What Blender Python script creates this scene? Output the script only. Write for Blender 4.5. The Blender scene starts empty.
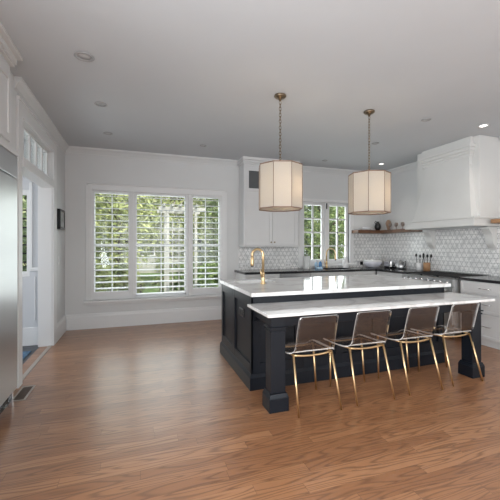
import bpy, bmesh, math, random
from mathutils import Vector, Matrix, noise
S = bpy.context.scene
COL = S.collection
random.seed(7)

# ------------------------------------------------------------------ camera
cd = bpy.data.cameras.new('camera'); cam = bpy.data.objects.new('camera', cd); COL.objects.link(cam)
cam.location = (0, 0, 1.38)
cam.rotation_euler = (math.radians(90), 0, math.radians(-18.7))
cd.sensor_width = 36; cd.lens = 335 / 500 * 36; cd.shift_y = -0.009; cd.clip_start = .05
S.camera = cam

# ------------------------------------------------------------------ world, sun, daylight, exposure
W = bpy.data.worlds.new('world'); S.world = W; W.use_nodes = True
bg = W.node_tree.nodes['Background']
sky = W.node_tree.nodes.new('ShaderNodeTexSky'); sky.sky_type = 'NISHITA'; sky.sun_disc = False
sky.sun_elevation = math.radians(48); sky.sun_rotation = math.radians(200); sky.air_density = 1.2; sky.dust_density = 4.0
mixs = W.node_tree.nodes.new('ShaderNodeMixRGB'); mixs.inputs[0].default_value = .55
mixs.inputs[2].default_value = (4.5, 4.8, 5.0, 1)
W.node_tree.links.new(sky.outputs[0], mixs.inputs[1]); W.node_tree.links.new(mixs.outputs[0], bg.inputs[0])
bg.inputs[1].default_value = .37

def area(name, loc, rot, sx, sy, power, col=(1, 1, 1)):
    l = bpy.data.lights.new(name, 'AREA'); l.shape = 'RECTANGLE'; l.size = sx; l.size_y = sy; l.energy = power; l.color = col
    o = bpy.data.objects.new(name, l); COL.objects.link(o); o.location = loc; o.rotation_euler = rot
    return o
R = math.radians
sl = bpy.data.lights.new('sun', 'SUN'); sl.energy = 3.6; sl.angle = R(1.5); sl.color = (1, .95, .86)
so = bpy.data.objects.new('sun', sl); COL.objects.link(so); so.rotation_euler = (R(42), 0, R(24))
# unseen fill lamp added behind the camera; left windows are assumed, out of view
area('rear_fill', (2.0, -2.95, 1.55), (R(108), 0, 0), 5.4, 2.3, 66, (.935, .97, 1))
area('daylight_left_windows', (-1.32, -.55, 1.55), (R(110), 0, R(-90)), 3.0, 1.9, 215, (.935, .97, 1))
# daylight through the shuttered and sink windows; an added lamp brightens the side room
area('daylight_shutter_window', (.40, 6.42, 1.40), (R(-104), 0, 0), 2.1, 1.75, 27, (.93, .97, 1))
area('daylight_sink_window', (3.76, 6.42, 1.60), (R(-112), 0, 0), 1.0, 1.2, 17, (.93, .97, 1))
area('side_room_fill', (-3.4, 4.45, 1.6), (R(112), 0, R(-90)), 1.6, 1.6, 30, (.95, .98, 1))
vs = S.view_settings; vs.view_transform = 'Standard'; vs.look = 'None'; vs.gamma = 1; vs.use_curve_mapping = False
vs.exposure = 0.25

# ------------------------------------------------------------------ materials
def nt(name):
    m = bpy.data.materials.new(name); m.use_nodes = True
    return m, m.node_tree, m.node_tree.nodes, m.node_tree.links, m.node_tree.nodes['Principled BSDF']
def mat(name, col, rough=.5, metal=0, noise_amt=.04, nscale=6, spec=.5, bump=0, coat=0):
    m, t, n, l, b = nt(name)
    tc = n.new('ShaderNodeTexCoord'); nz = n.new('ShaderNodeTexNoise'); nz.inputs['Scale'].default_value = nscale; nz.inputs['Detail'].default_value = 4
    l.new(tc.outputs['Object'], nz.inputs['Vector'])
    r = n.new('ShaderNodeValToRGB'); e = r.color_ramp.elements
    e[0].position = .3; e[1].position = .7
    e[0].color = tuple(c * (1 - noise_amt) for c in col) + (1,); e[1].color = tuple(min(1, c * (1 + noise_amt)) for c in col) + (1,)
    l.new(nz.outputs[0], r.inputs[0]); l.new(r.outputs[0], b.inputs['Base Color'])
    b.inputs['Roughness'].default_value = rough; b.inputs['Metallic'].default_value = metal
    b.inputs['Specular IOR Level'].default_value = spec; b.inputs['Coat Weight'].default_value = coat
    if bump:
        bp = n.new('ShaderNodeBump'); bp.inputs['Strength'].default_value = bump; bp.inputs['Distance'].default_value = .002
        l.new(nz.outputs[0], bp.inputs['Height']); l.new(bp.outputs[0], b.inputs['Normal'])
    return m
def math_n(n, l, op, a, b=None, c=None):
    q = n.new('ShaderNodeMath'); q.operation = op
    for i, v in enumerate((a, b, c)):
        if v is None: continue
        if isinstance(v, (int, float)): q.inputs[i].default_value = v
        else: l.new(v, q.inputs[i])
    return q.outputs[0]
def mixc(n, l, f, a, b, bt='MIX'):
    q = n.new('ShaderNodeMixRGB'); q.blend_type = bt
    for i, v in enumerate((f, a, b)):
        if isinstance(v, (int, float)): q.inputs[i].default_value = v
        elif isinstance(v, tuple): q.inputs[i].default_value = v + (1,)
        else: l.new(v, q.inputs[i])
    return q.outputs[0]

def floor_mat():
    m, t, n, l, b = nt('oak_floor')
    tc = n.new('ShaderNodeTexCoord'); sp = n.new('ShaderNodeSeparateXYZ'); l.new(tc.outputs['Object'], sp.inputs[0])
    x, y = sp.outputs[0], sp.outputs[1]
    wv = .083
    row = math_n(n, l, 'FLOOR', math_n(n, l, 'DIVIDE', y, wv))
    wn = n.new('ShaderNodeTexWhiteNoise'); wn.noise_dimensions = '1D'; l.new(row, wn.inputs['W'])
    xo = math_n(n, l, 'ADD', x, math_n(n, l, 'MULTIPLY', wn.outputs[0], 7.3))
    colu = math_n(n, l, 'FLOOR', math_n(n, l, 'DIVIDE', xo, 1.15))
    pid = math_n(n, l, 'ADD', math_n(n, l, 'MULTIPLY', row, 13.37), math_n(n, l, 'MULTIPLY', colu, 5.11))
    wp = n.new('ShaderNodeTexWhiteNoise'); wp.noise_dimensions = '1D'; l.new(pid, wp.inputs['W'])
    # cathedral grain: stretched noise, offset per plank, turned into rings
    cv = n.new('ShaderNodeCombineXYZ')
    l.new(math_n(n, l, 'ADD', math_n(n, l, 'MULTIPLY', x, 1.2), math_n(n, l, 'MULTIPLY', wp.outputs[0], 40)), cv.inputs[0])
    l.new(math_n(n, l, 'ADD', math_n(n, l, 'MULTIPLY', y, 13), math_n(n, l, 'MULTIPLY', wp.outputs[0], 17)), cv.inputs[1])
    nz = n.new('ShaderNodeTexNoise'); nz.inputs['Scale'].default_value = 1.0; nz.inputs['Detail'].default_value = .6; l.new(cv.outputs[0], nz.inputs['Vector'])
    ring = math_n(n, l, 'SINE', math_n(n, l, 'MULTIPLY', nz.outputs[0], 58))
    ring = math_n(n, l, 'POWER', math_n(n, l, 'ADD', math_n(n, l, 'MULTIPLY', ring, .5), .5), 3.5)
    cf = n.new('ShaderNodeCombineXYZ'); l.new(math_n(n, l, 'MULTIPLY', x, 6), cf.inputs[0]); l.new(math_n(n, l, 'MULTIPLY', y, 160), cf.inputs[1])
    nf = n.new('ShaderNodeTexNoise'); nf.inputs['Scale'].default_value = 1.0; nf.inputs['Detail'].default_value = 3; l.new(cf.outputs[0], nf.inputs['Vector'])
    base = n.new('ShaderNodeValToRGB'); e = base.color_ramp.elements
    e[0].color = (.33, .145, .064, 1); e[1].color = (.49, .240, .113, 1); x2 = e.new(.5); x2.color = (.405, .188, .085, 1)
    l.new(wp.outputs[0], base.inputs[0])
    c = mixc(n, l, math_n(n, l, 'MULTIPLY', ring, .62), base.outputs[0], (.12, .050, .023))
    c = mixc(n, l, math_n(n, l, 'MULTIPLY', nf.outputs[0], .55), c, (.20, .096, .047))
    fy = math_n(n, l, 'FRACT', math_n(n, l, 'DIVIDE', y, wv)); gy = math_n(n, l, 'LESS_THAN', fy, .018)
    fx = math_n(n, l, 'FRACT', math_n(n, l, 'DIVIDE', xo, 1.15)); gx = math_n(n, l, 'LESS_THAN', fx, .0016)
    c = mixc(n, l, math_n(n, l, 'MULTIPLY', math_n(n, l, 'MAXIMUM', gx, gy), .6), c, (.05, .025, .015))
    l.new(c, b.inputs['Base Color'])
    rr = math_n(n, l, 'ADD', math_n(n, l, 'MULTIPLY', nf.outputs[0], .14), .30); l.new(rr, b.inputs['Roughness'])
    b.inputs['Specular IOR Level'].default_value = .55
    b.inputs['Coat Weight'].default_value = .55; b.inputs['Coat Roughness'].default_value = .27
    bp = n.new('ShaderNodeBump'); bp.inputs['Strength'].default_value = .12; bp.inputs['Distance'].default_value = .002
    l.new(math_n(n, l, 'ADD', nf.outputs[0], ring), bp.inputs['Height']); l.new(bp.outputs[0], b.inputs['Normal'])
    return m

def tile_mat(name, ax):
    # white mosaic of triangles and diamonds with grey joints; ax = horizontal axis of the wall
    m, t, n, l, b = nt(name)
    tc = n.new('ShaderNodeTexCoord'); sp = n.new('ShaderNodeSeparateXYZ'); l.new(tc.outputs['Object'], sp.inputs[0])
    u, z = sp.outputs[ax], sp.outputs[2]
    p = .075
    def stripe(a, bb, w):
        v = math_n(n, l, 'ADD', math_n(n, l, 'MULTIPLY', u, a / p), math_n(n, l, 'MULTIPLY', z, bb / p))
        f = math_n(n, l, 'ABSOLUTE', math_n(n, l, 'SUBTRACT', math_n(n, l, 'FRACT', v), .5))
        return math_n(n, l, 'LESS_THAN', f, w), math_n(n, l, 'FLOOR', v)
    s1, f1 = stripe(.866, .5, .042); s2, f2 = stripe(.866, -.5, .042); s3, f3 = stripe(0, 1, .042)
    g = math_n(n, l, 'MAXIMUM', math_n(n, l, 'MAXIMUM', s1, s2), s3)
    wn = n.new('ShaderNodeTexWhiteNoise'); wn.noise_dimensions = '1D'
    l.new(math_n(n, l, 'ADD', math_n(n, l, 'MULTIPLY', f1, 3.7), math_n(n, l, 'ADD', math_n(n, l, 'MULTIPLY', f2, 11.3), math_n(n, l, 'MULTIPLY', f3, 29.1))), wn.inputs['W'])
    tile = mixc(n, l, wn.outputs[0], (.62, .62, .62), (.84, .835, .825))
    c = mixc(n, l, g, tile, (.38, .385, .39))
    l.new(c, b.inputs['Base Color']); b.inputs['Roughness'].default_value = .18
    bp = n.new('ShaderNodeBump'); bp.inputs['Strength'].default_value = .3; bp.inputs['Distance'].default_value = .002; bp.invert = True
    l.new(g, bp.inputs['Height']); l.new(bp.outputs[0], b.inputs['Normal'])
    return m

def marble_mat():
    m, t, n, l, b = nt('white_marble')
    tc = n.new('ShaderNodeTexCoord')
    n1 = n.new('ShaderNodeTexNoise'); n1.inputs['Scale'].default_value = 1.6; n1.inputs['Detail'].default_value = 6; n1.inputs['Distortion'].default_value = 1.2
    l.new(tc.outputs['Object'], n1.inputs['Vector'])
    v = math_n(n, l, 'ABSOLUTE', math_n(n, l, 'SUBTRACT', n1.outputs[0], .5))
    r = n.new('ShaderNodeValToRGB'); e = r.color_ramp.elements; e[0].position = 0; e[1].position = .06
    e[0].color = (.66, .645, .63, 1); e[1].color = (.80, .795, .785, 1); l.new(v, r.inputs[0])
    l.new(r.outputs[0], b.inputs['Base Color']); b.inputs['Roughness'].default_value = .09
    return m

def thin_fresnel(n, l, ior):
    fr = n.new('ShaderNodeFresnel'); g = n.new('ShaderNodeNewGeometry')
    l.new(math_n(n, l, 'MULTIPLY_ADD', g.outputs['Backfacing'], 1 / ior - ior, ior), fr.inputs[0]); return fr
def acrylic_mat():
    m, t, n, l, b = nt('clear_acrylic'); n.remove(b)
    out = n['Material Output']
    tr = n.new('ShaderNodeBsdfTransparent'); tr.inputs[0].default_value = (.95, .93, .915, 1)
    gl = n.new('ShaderNodeBsdfGlossy'); gl.inputs['Roughness'].default_value = .05; gl.inputs[0].default_value = (.95, .95, .95, 1)
    fr = thin_fresnel(n, l, 1.45)
    nz = n.new('ShaderNodeTexNoise'); nz.inputs['Scale'].default_value = 5
    f = math_n(n, l, 'MULTIPLY_ADD', nz.outputs[0], .03, math_n(n, l, 'ADD', fr.outputs[0], .03))
    mx = n.new('ShaderNodeMixShader'); l.new(f, mx.inputs[0]); l.new(tr.outputs[0], mx.inputs[1]); l.new(gl.outputs[0], mx.inputs[2])
    l.new(mx.outputs[0], out.inputs[0]); return m
def glassy(name, tint, frost, rough=.02, ior=1.45, alpha=.5):
    m, t, n, l, b = nt(name); n.remove(b); out = n['Material Output']
    tr = n.new('ShaderNodeBsdfTransparent'); tr.inputs[0].default_value = tint + (1,)
    gl = n.new('ShaderNodeBsdfGlossy'); gl.inputs['Roughness'].default_value = rough
    fr = thin_fresnel(n, l, ior)
    mx = n.new('ShaderNodeMixShader'); l.new(fr.outputs[0], mx.inputs[0]); l.new(tr.outputs[0], mx.inputs[1]); l.new(gl.outputs[0], mx.inputs[2])
    last = mx.outputs[0]
    if frost:
        df = n.new('ShaderNodeBsdfDiffuse'); df.inputs[0].default_value = frost + (1,)
        m2 = n.new('ShaderNodeMixShader'); m2.inputs[0].default_value = alpha; l.new(last, m2.inputs[1]); l.new(df.outputs[0], m2.inputs[2]); last = m2.outputs[0]
    l.new(last, out.inputs[0]); return m
def emit(name, col, st):
    m, t, n, l, b = nt(name); b.inputs['Base Color'].default_value = col + (1,)
    b.inputs['Emission Color'].default_value = col + (1,); b.inputs['Emission Strength'].default_value = st; return m
def fabric_mat():
    m, t, n, l, b = nt('shade_linen'); n.remove(b); out = n['Material Output']
    tc = n.new('ShaderNodeTexCoord'); nz = n.new('ShaderNodeTexNoise'); nz.inputs['Scale'].default_value = 180; l.new(tc.outputs['Object'], nz.inputs['Vector'])
    r = n.new('ShaderNodeValToRGB'); e = r.color_ramp.elements; e[0].color = (.62, .585, .53, 1); e[1].color = (.72, .685, .63, 1); l.new(nz.outputs[0], r.inputs[0])
    df = n.new('ShaderNodeBsdfDiffuse'); tl = n.new('ShaderNodeBsdfTranslucent'); l.new(r.outputs[0], df.inputs[0]); l.new(r.outputs[0], tl.inputs[0])
    mx = n.new('ShaderNodeMixShader'); mx.inputs[0].default_value = .5; l.new(df.outputs[0], mx.inputs[1]); l.new(tl.outputs[0], mx.inputs[2]); l.new(mx.outputs[0], out.inputs[0]); return m
def steel_mat():
    m, t, n, l, b = nt('brushed_steel')
    tc = n.new('ShaderNodeTexCoord'); mp = n.new('ShaderNodeMapping'); mp.inputs['Scale'].default_value = (3, 3, 260); l.new(tc.outputs['Object'], mp.inputs[0])
    nz = n.new('ShaderNodeTexNoise'); nz.inputs['Scale'].default_value = 1; l.new(mp.outputs[0], nz.inputs['Vector'])
    b.inputs['Base Color'].default_value = (.50, .505, .51, 1); b.inputs['Metallic'].default_value = 1
    l.new(math_n(n, l, 'MULTIPLY_ADD', nz.outputs[0], .10, .28), b.inputs['Roughness']); return m
def leaf_mat(name, a, c):
    m, t, n, l, b = nt(name)
    oi = n.new('ShaderNodeTexCoord'); nz = n.new('ShaderNodeTexNoise'); nz.inputs['Scale'].default_value = 3.5; l.new(oi.outputs['Object'], nz.inputs['Vector'])
    r = n.new('ShaderNodeValToRGB'); e = r.color_ramp.elements; e[0].position = .35; e[1].position = .65; e[0].color = a + (1,); e[1].color = c + (1,)
    l.new(nz.outputs[0], r.inputs[0]); l.new(r.outputs[0], b.inputs['Base Color']); b.inputs['Roughness'].default_value = .6
    b.inputs['Transmission Weight'].default_value = 0; b.inputs['Subsurface Weight'].default_value = 0
    return m

M = dict(
    wall=mat('wall_paint', (.65, .655, .655), .55, 0, .012, 3), ceil=mat('ceiling_paint', (.55, .57, .59), .75, 0, .012, 2),
    trim=mat('white_trim_paint', (.73, .73, .73), .35, 0, .012, 4), shutter=mat('white_shutter_paint', (.72, .72, .72), .4, 0, .012, 4),
    cab=mat('white_cabinet_paint', (.645, .645, .645), .38, 0, .012, 4), hood=mat('white_hood_paint', (.645, .645, .63), .3, 0, .012, 3),
    floor=floor_mat(), tileX=tile_mat('mosaic_tile_back', 0), tileY=tile_mat('mosaic_tile_side', 1), marble=marble_mat(),
    navy=mat('charcoal_blue_paint', (.0058, .0080, .0125), .38, 0, .06, 5, .28), black=mat('black_metal', (.015, .015, .016), .25, 0, .1, 20),
    granite=mat('black_granite', (.028, .028, .031), .14, 0, .6, 160), steel=steel_mat(), chrome=mat('polished_chrome', (.75, .75, .76), .12, 1, .03),
    gold=mat('brushed_gold', (.72, .52, .29), .34, 1, .05, 30), brass=mat('antique_brass', (.22, .17, .115), .38, 1, .1, 30),
    acrylic=acrylic_mat(), acrylic_lit_edge=glassy('acrylic_lit_edge', (.9, .88, .86), (.88, .85, .82), .1, 1.5, .5),  # pale frost of the edge imitates light piped through the sheet
    glass=glassy('window_glass', (.96, .98, .97), None, .0, 1.4), clear=glassy('drinking_glass', (.86, .81, .78), (.55, .47, .43), .02, 1.45, .28),
    fabric=fabric_mat(), trimb=mat('shade_trim_braid', (.22, .14, .10), .7, 0, .1, 40), bulb=emit('bulb_glow', (1, .80, .56), 5),
    lit=emit('lit_downlight', (1, .96, .88), 6), unlit=mat('frosted_lens', (.50, .50, .50), .5, 0, .02), can=mat('downlight_ring', (.38, .38, .385), .45, 0, .03),
    walnut=mat('walnut_wood', (.13, .062, .032), .45, 0, .35, 9), oakw=mat('oak_wood', (.36, .20, .10), .5, 0, .25, 14),
    white=mat('white_ceramic', (.74, .74, .75), .18, 0, .02, 6), lav=mat('pale_lavender_ceramic', (.66, .66, .73), .2, 0, .06, 14),
    blue=mat('blue_plastic', (.10, .28, .55), .3, 0, .06), ltblue=mat('pale_blue_plastic', (.38, .55, .72), .35, 0, .06), paper=mat('paper_towel', (.62, .63, .62), .9, 0, .04, 40),
    darkgl=mat('dark_cabinet_glass', (.10, .105, .11), .08, 0, .03, 4), iron=mat('cast_iron', (.02, .02, .021), .6, 0, .2, 60),
    photo=mat('photo_print', (.33, .34, .34), .35, 0, .7, 14), slate=mat('side_room_floor', (.075, .08, .09), .5, 0, .3, 12), rug=mat('blue_rug', (.10, .19, .30), .95, 0, .5, 16),
    sidewall=mat('side_room_paint', (.58, .59, .61), .5, 0, .012, 3), ventm=mat('vent_bronze', (.11, .075, .055), .45, .3, .1, 30), ventf=mat('vent_frame', (.42, .36, .31), .4, .3, .05, 30),
    lawn=mat('lawn_grass', (.10, .17, .04), .9, 0, .5, 5), bark=mat('bark', (.10, .075, .055), .9, 0, .4, 14), leafA=leaf_mat('leaf_yellow_green', (.16, .20, .06), (.42, .45, .18)),
    leafB=leaf_mat('leaf_deep_green', (.06, .10, .03), (.22, .29, .10)), leafC=leaf_mat('leaf_pale_green', (.22, .26, .13), (.48, .50, .28)), stone=mat('pale_stucco', (.42, .41, .38), .8, 0, .05, 6),
    roofm=mat('grey_shingle', (.22, .19, .18), .8, 0, .2, 8), pot=mat('black_pottery', (.018, .018, .019), .3, 0, .1), terra=mat('brown_stoneware', (.30, .20, .14), .5, 0, .12),
)

# ------------------------------------------------------------------ mesh helpers (world coordinates)
def box(bm, x0, x1, y0, y1, z0, z1):
    v = [bm.verts.new(p) for p in ((x0, y0, z0), (x1, y0, z0), (x1, y1, z0), (x0, y1, z0), (x0, y0, z1), (x1, y0, z1), (x1, y1, z1), (x0, y1, z1))]
    for f in ((0, 3, 2, 1), (4, 5, 6, 7), (0, 1, 5, 4), (1, 2, 6, 5), (2, 3, 7, 6), (3, 0, 4, 7)): bm.faces.new([v[i] for i in f])
def lathe(bm, cx, cy, prof, seg=24, smooth=True):
    rings = []
    for r, z in prof:
        if r < 1e-6: rings.append([bm.verts.new((cx, cy, z))])
        else: rings.append([bm.verts.new((cx + r * math.cos(2 * math.pi * i / seg), cy + r * math.sin(2 * math.pi * i / seg), z)) for i in range(seg)])
    for a, b in zip(rings, rings[1:]):
        for i in range(seg):
            j = (i + 1) % seg
            if len(a) == 1 and len(b) == 1: continue
            if len(a) == 1: f = bm.faces.new((a[0], b[j], b[i]))
            elif len(b) == 1: f = bm.faces.new((a[i], a[j], b[0]))
            else: f = bm.faces.new((a[i], a[j], b[j], b[i]))
            f.smooth = smooth
    for rg, rev in ((rings[0], True), (rings[-1], False)):
        if len(rg) > 2: bm.faces.new(list(reversed(rg)) if rev else rg)
def tube(bm, pts, r, seg=10, cap=True):
    pts = [Vector(p) for p in pts]; rings = []
    up = None
    for i, p in enumerate(pts):
        t = (pts[min(i + 1, len(pts) - 1)] - pts[max(i - 1, 0)]).normalized()
        if up is None: up = Vector((0, 0, 1)) if abs(t.z) < .9 else Vector((1, 0, 0))
        a = t.cross(up).normalized(); bb = a.cross(t).normalized(); up = bb
        rr = r[i] if isinstance(r, (list, tuple)) else r
        rings.append([bm.verts.new(p + a * rr * math.cos(2 * math.pi * k / seg) + bb * rr * math.sin(2 * math.pi * k / seg)) for k in range(seg)])
    for a, b in zip(rings, rings[1:]):
        for k in range(seg):
            f = bm.faces.new((a[k], a[(k + 1) % seg], b[(k + 1) % seg], b[k])); f.smooth = True
    if cap: bm.faces.new(list(reversed(rings[0]))); bm.faces.new(rings[-1])
def torus(bm, c, R_, r, axis='Z', sx=1, seg=16, ms=8, rot=None):
    vs_ = []
    for i in range(seg):
        a = 2 * math.pi * i / seg; ring = []
        for k in range(ms):
            b = 2 * math.pi * k / ms
            p = Vector(((R_ + r * math.cos(b)) * math.cos(a) * sx, (R_ + r * math.cos(b)) * math.sin(a), r * math.sin(b)))
            if rot: p = rot @ p
            ring.append(bm.verts.new(Vector(c) + p))
        vs_.append(ring)
    for i in range(seg):
        for k in range(ms):
            f = bm.faces.new((vs_[i][k], vs_[(i + 1) % seg][k], vs_[(i + 1) % seg][(k + 1) % ms], vs_[i][(k + 1) % ms])); f.smooth = True
def prism(bm, poly, axis, a, b):
    # extrude a 2-D polygon along an axis: axis 0 -> poly is (y,z); 1 -> (x,z); 2 -> (x,y)
    def P(p, t): return {0: (t, p[0], p[1]), 1: (p[0], t, p[1]), 2: (p[0], p[1], t)}[axis]
    A = [bm.verts.new(P(p, a)) for p in poly]; B = [bm.verts.new(P(p, b)) for p in poly]
    n_ = len(poly)
    bm.faces.new(A); bm.faces.new(list(reversed(B)))
    for i in range(n_): bm.faces.new((A[(i + 1) % n_], A[i], B[i], B[(i + 1) % n_]))
def hexa(bm, lo, hi):   # two quads (lower, upper), same winding
    a = [bm.verts.new(p) for p in lo]; b = [bm.verts.new(p) for p in hi]
    bm.faces.new(list(reversed(a))); bm.faces.new(b)
    for i in range(4): bm.faces.new((a[i], a[(i + 1) % 4], b[(i + 1) % 4], b[i]))

WL = {}
def obj(name, bm, m, parent=None, bevel=0, label=None, recalc=True):
    if recalc: bmesh.ops.recalc_face_normals(bm, faces=bm.faces)
    vs_ = [v.co for v in bm.verts]
    lo = Vector([min(v[i] for v in vs_) for i in range(3)]); hi = Vector([max(v[i] for v in vs_) for i in range(3)])
    org = Vector(((lo.x + hi.x) / 2, (lo.y + hi.y) / 2, lo.z))
    bmesh.ops.translate(bm, verts=bm.verts, vec=-org)
    me = bpy.data.meshes.new(name); bm.to_mesh(me); bm.free()
    for mm in (m if isinstance(m, list) else [m]): me.materials.append(M[mm] if isinstance(mm, str) else mm)
    o = bpy.data.objects.new(name, me); COL.objects.link(o)
    WL[o] = org
    if parent: o.parent = parent; o.location = org - WL[parent]
    else: o.location = org
    if bevel:
        md = o.modifiers.new('bevel', 'BEVEL'); md.width = bevel; md.segments = 2; md.limit_method = 'ANGLE'; md.angle_limit = R(40)
    if label: o['label'] = label
    return o
def B(name, m, parent, dims, bevel=.002, label=None):
    bm = bmesh.new()
    for d in (dims if isinstance(dims[0], (tuple, list)) else [dims]): box(bm, *d)
    return obj(name, bm, m, parent, bevel, label)
def tag(o, label, cat, group=None):
    o['label'] = label; o['category'] = cat
    if group: o['group'] = group
    return o
def thing(name, loc, label, cat, group=None):
    o = bpy.data.objects.new(name, None); COL.objects.link(o); o.location = loc; o.empty_display_size = .1; WL[o] = Vector(loc)
    return tag(o, label, cat, group)
def struct(o, label=None):
    o['kind'] = 'structure'
    if label: o['label'] = label
    return o
def dup(root, loc, label=None, group=None):
    def cp(o, par):
        c = o.copy(); COL.objects.link(c); c.parent = par
        for ch in list(o.children): cp(ch, c)
        return c
    r = cp(root, None); r.location = loc
    if label: r['label'] = label
    if group: r['group'] = group
    return r
def lathe_obj(name, m, parent, cx, cy, prof, seg=24, label=None):
    bm = bmesh.new(); lathe(bm, cx, cy, prof, seg); return obj(name, bm, m, parent, 0, label)
def tube_obj(name, m, parent, pts, r, seg=10, label=None):
    bm = bmesh.new(); tube(bm, pts, r, seg); return obj(name, bm, m, parent, 0, label)

# ------------------------------------------------------------------ room shell
XL, XR, YB, YF, H = -1.10, 5.15, 6.12, -2.8, 2.985
struct(B('floor', 'floor', None, [(XL - .15, XR, YF, YB, -.12, 0), (-1.72, XL - .15, 1.88, 3.533, -.12, 0)], 0))
struct(B('ceiling', 'ceil', None, (-1.85, XR + .15, YF, YB + .15, H, H + .2), 0))
DY0, DY1, DZ = 3.88, 5.25, 2.68
struct(B('wall_left', 'wall', None, [(-1.72, XL, 3.32, 3.532, 2.16, H), (XL - .15, XL, 1.0, 1.88, 0, H), (-1.85, -1.72, 1.78, 3.6, 0, H), (XL - .15, XL, 3.533, DY0, 0, H), (-1.72, XL - .15, 3.533, 3.6, 0, H), (-1.72, XL - .15, 1.78, 1.88, 0, H), (XL - .15, XL, YF, -2.1, 0, H), (XL - .15, XL, -2.1, 1.0, 0, .55), (XL - .15, XL, -2.1, 1.0, 2.55, H), (XL - .15, XL, DY1, YB, 0, H), (XL - .15, XL, DY0, DY1, DZ, H)], 0))
w1 = (-.72, 1.53, .475, 2.315); w2 = (3.20, 4.31, 1.0, 2.28)
struct(B('wall_back', 'wall', None, [(XL - .15, w1[0], YB, YB + .15, 0, H), (w1[0], w1[1], YB, YB + .15, 0, w1[2]), (w1[0], w1[1], YB, YB + .15, w1[3], H),
    (w1[1], w2[0], YB, YB + .15, 0, H), (w2[0], w2[1], YB, YB + .15, 0, w2[2]), (w2[0], w2[1], YB, YB + .15, w2[3], H), (w2[1], XR + .15, YB, YB + .15, 0, H)], 0))
struct(B('wall_right', 'wall', None, (XR, XR + .15, YF, YB, 0, H), 0))
struct(B('wall_rear', 'wall', None, [(XL - .15, -.8, YF - .15, YF, 0, H), (4.8, XR + .15, YF - .15, YF, 0, H), (-.8, 4.8, YF - .15, YF, 0, .3), (-.8, 4.8, YF - .15, YF, 2.75, H)], 0))
# frames added at the rear fill lamp and the assumed left windows, all unseen
struct(B('rear_fill_frame', 'trim', None, [(-.8 + 1.4 * k - .03, -.8 + 1.4 * k + .03, YF - .09, YF - .03, .3, 2.75) for k in range(1, 4)] + [(-.8, 4.8, YF - .09, YF - .03, .3, .36), (-.8, 4.8, YF - .09, YF - .03, 2.69, 2.75)], 0))
struct(B('window_5', 'trim', None, [(XL - .10, XL - .04, -2.1 + 1.03 * k - .03, -2.1 + 1.03 * k + .03, .55, 2.55) for k in range(1, 3)] + [(XL - .10, XL - .04, -2.1, 1.0, .55, .61), (XL - .10, XL - .04, -2.1, 1.0, 2.49, 2.55)], 0))
# baseboards with a moulded cap
def base_prof(): return [(0, 0), (.022, 0), (.022, .20), (.014, .225), (.012, .245), (0, .25)]
def baseboard(name, pts_poly, axis, a, b):
    bm = bmesh.new(); prism(bm, pts_poly, axis, a, b); return struct(obj(name, bm, 'trim'))
baseboard('baseboard_back', [(YB - t, z) for t, z in base_prof()], 0, XL, 1.77)
baseboard('baseboard_left', [(XL + t, z) for t, z in base_prof()], 1, 5.41, YB - .024)
baseboard('baseboard_rear', [(YF + t, z) for t, z in base_prof()], 0, XL, XR)
# crown mouldings at the ceiling
cp_ = [(0, H - .115), (.012, H - .115), (.020, H - .09), (.055, H - .045), (.085, H - .025), (.09, H), (0, H)]
bm = bmesh.new(); prism(bm, [(YB - t, z) for t, z in cp_], 0, XL, 1.80); prism(bm, [(YB - t, z) for t, z in cp_], 0, 2.96, XR)
struct(obj('trim_1', bm, 'wall'))
bm = bmesh.new(); prism(bm, [(XL + t * .7, z) for t, z in cp_], 1, 3.72, YB); struct(obj('trim_2', bm, 'wall'))
bm = bmesh.new(); prism(bm, [(XR - t, z) for t, z in cp_], 1, 4.75, YB); prism(bm, [(XR - t, z) for t, z in cp_], 1, YF, 3.5); struct(obj('trim_3', bm, 'wall'))

# ------------------------------------------------------------------ doorway in the left wall, cased and with a transom of panes
d = B('door_1', 'trim', None, [(XL - .17, XL, DY1 - .02, DY1, 0, DZ), (XL, XL + .022, DY1 - .015, DY1 + .155, 0, DZ + .12), (XL - .17, XL, DY0, DY0 + .02, 0, DZ), (XL, XL + .022, DY0 - .1, DY0 + .015, 0, DZ + .12), (XL - .17, XL, DY0 + .02, DY1 - .02, DZ - .02, DZ), (XL, XL + .022, DY0 + .015, DY1 - .015, DZ - .015, DZ + .12),
    (XL, XL + .034, DY0 - .1, DY1 + .17, DZ + .12, DZ + .15)], .003); struct(d)
B('transom_bar', 'trim', d, (XL - .13, XL + .03, DY0 + .02, DY1 - .02, 2.17, 2.27), .004)
tz = [(XL - .09, XL - .05, DY0 + .02, DY1 - .02, 2.27, 2.30), (XL - .09, XL - .05, DY0 + .02, DY1 - .02, DZ - .05, DZ - .02)]
for k in range(6):
    yy = DY0 + .02 + (DY1 - DY0 - .08) * k / 5; tz.append((XL - .09, XL - .05, yy, yy + .04, 2.30, DZ - .05))
B('transom_sash', 'trim', d, tz, .002)
B('transom_glass', 'glass', d, (XL - .073, XL - .068, DY0 + .03, DY1 - .03, 2.29, DZ - .02), 0)
B('threshold', 'ventf', d, (XL - .045, XL, DY0, DY1, -.001, .008), .002)
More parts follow.
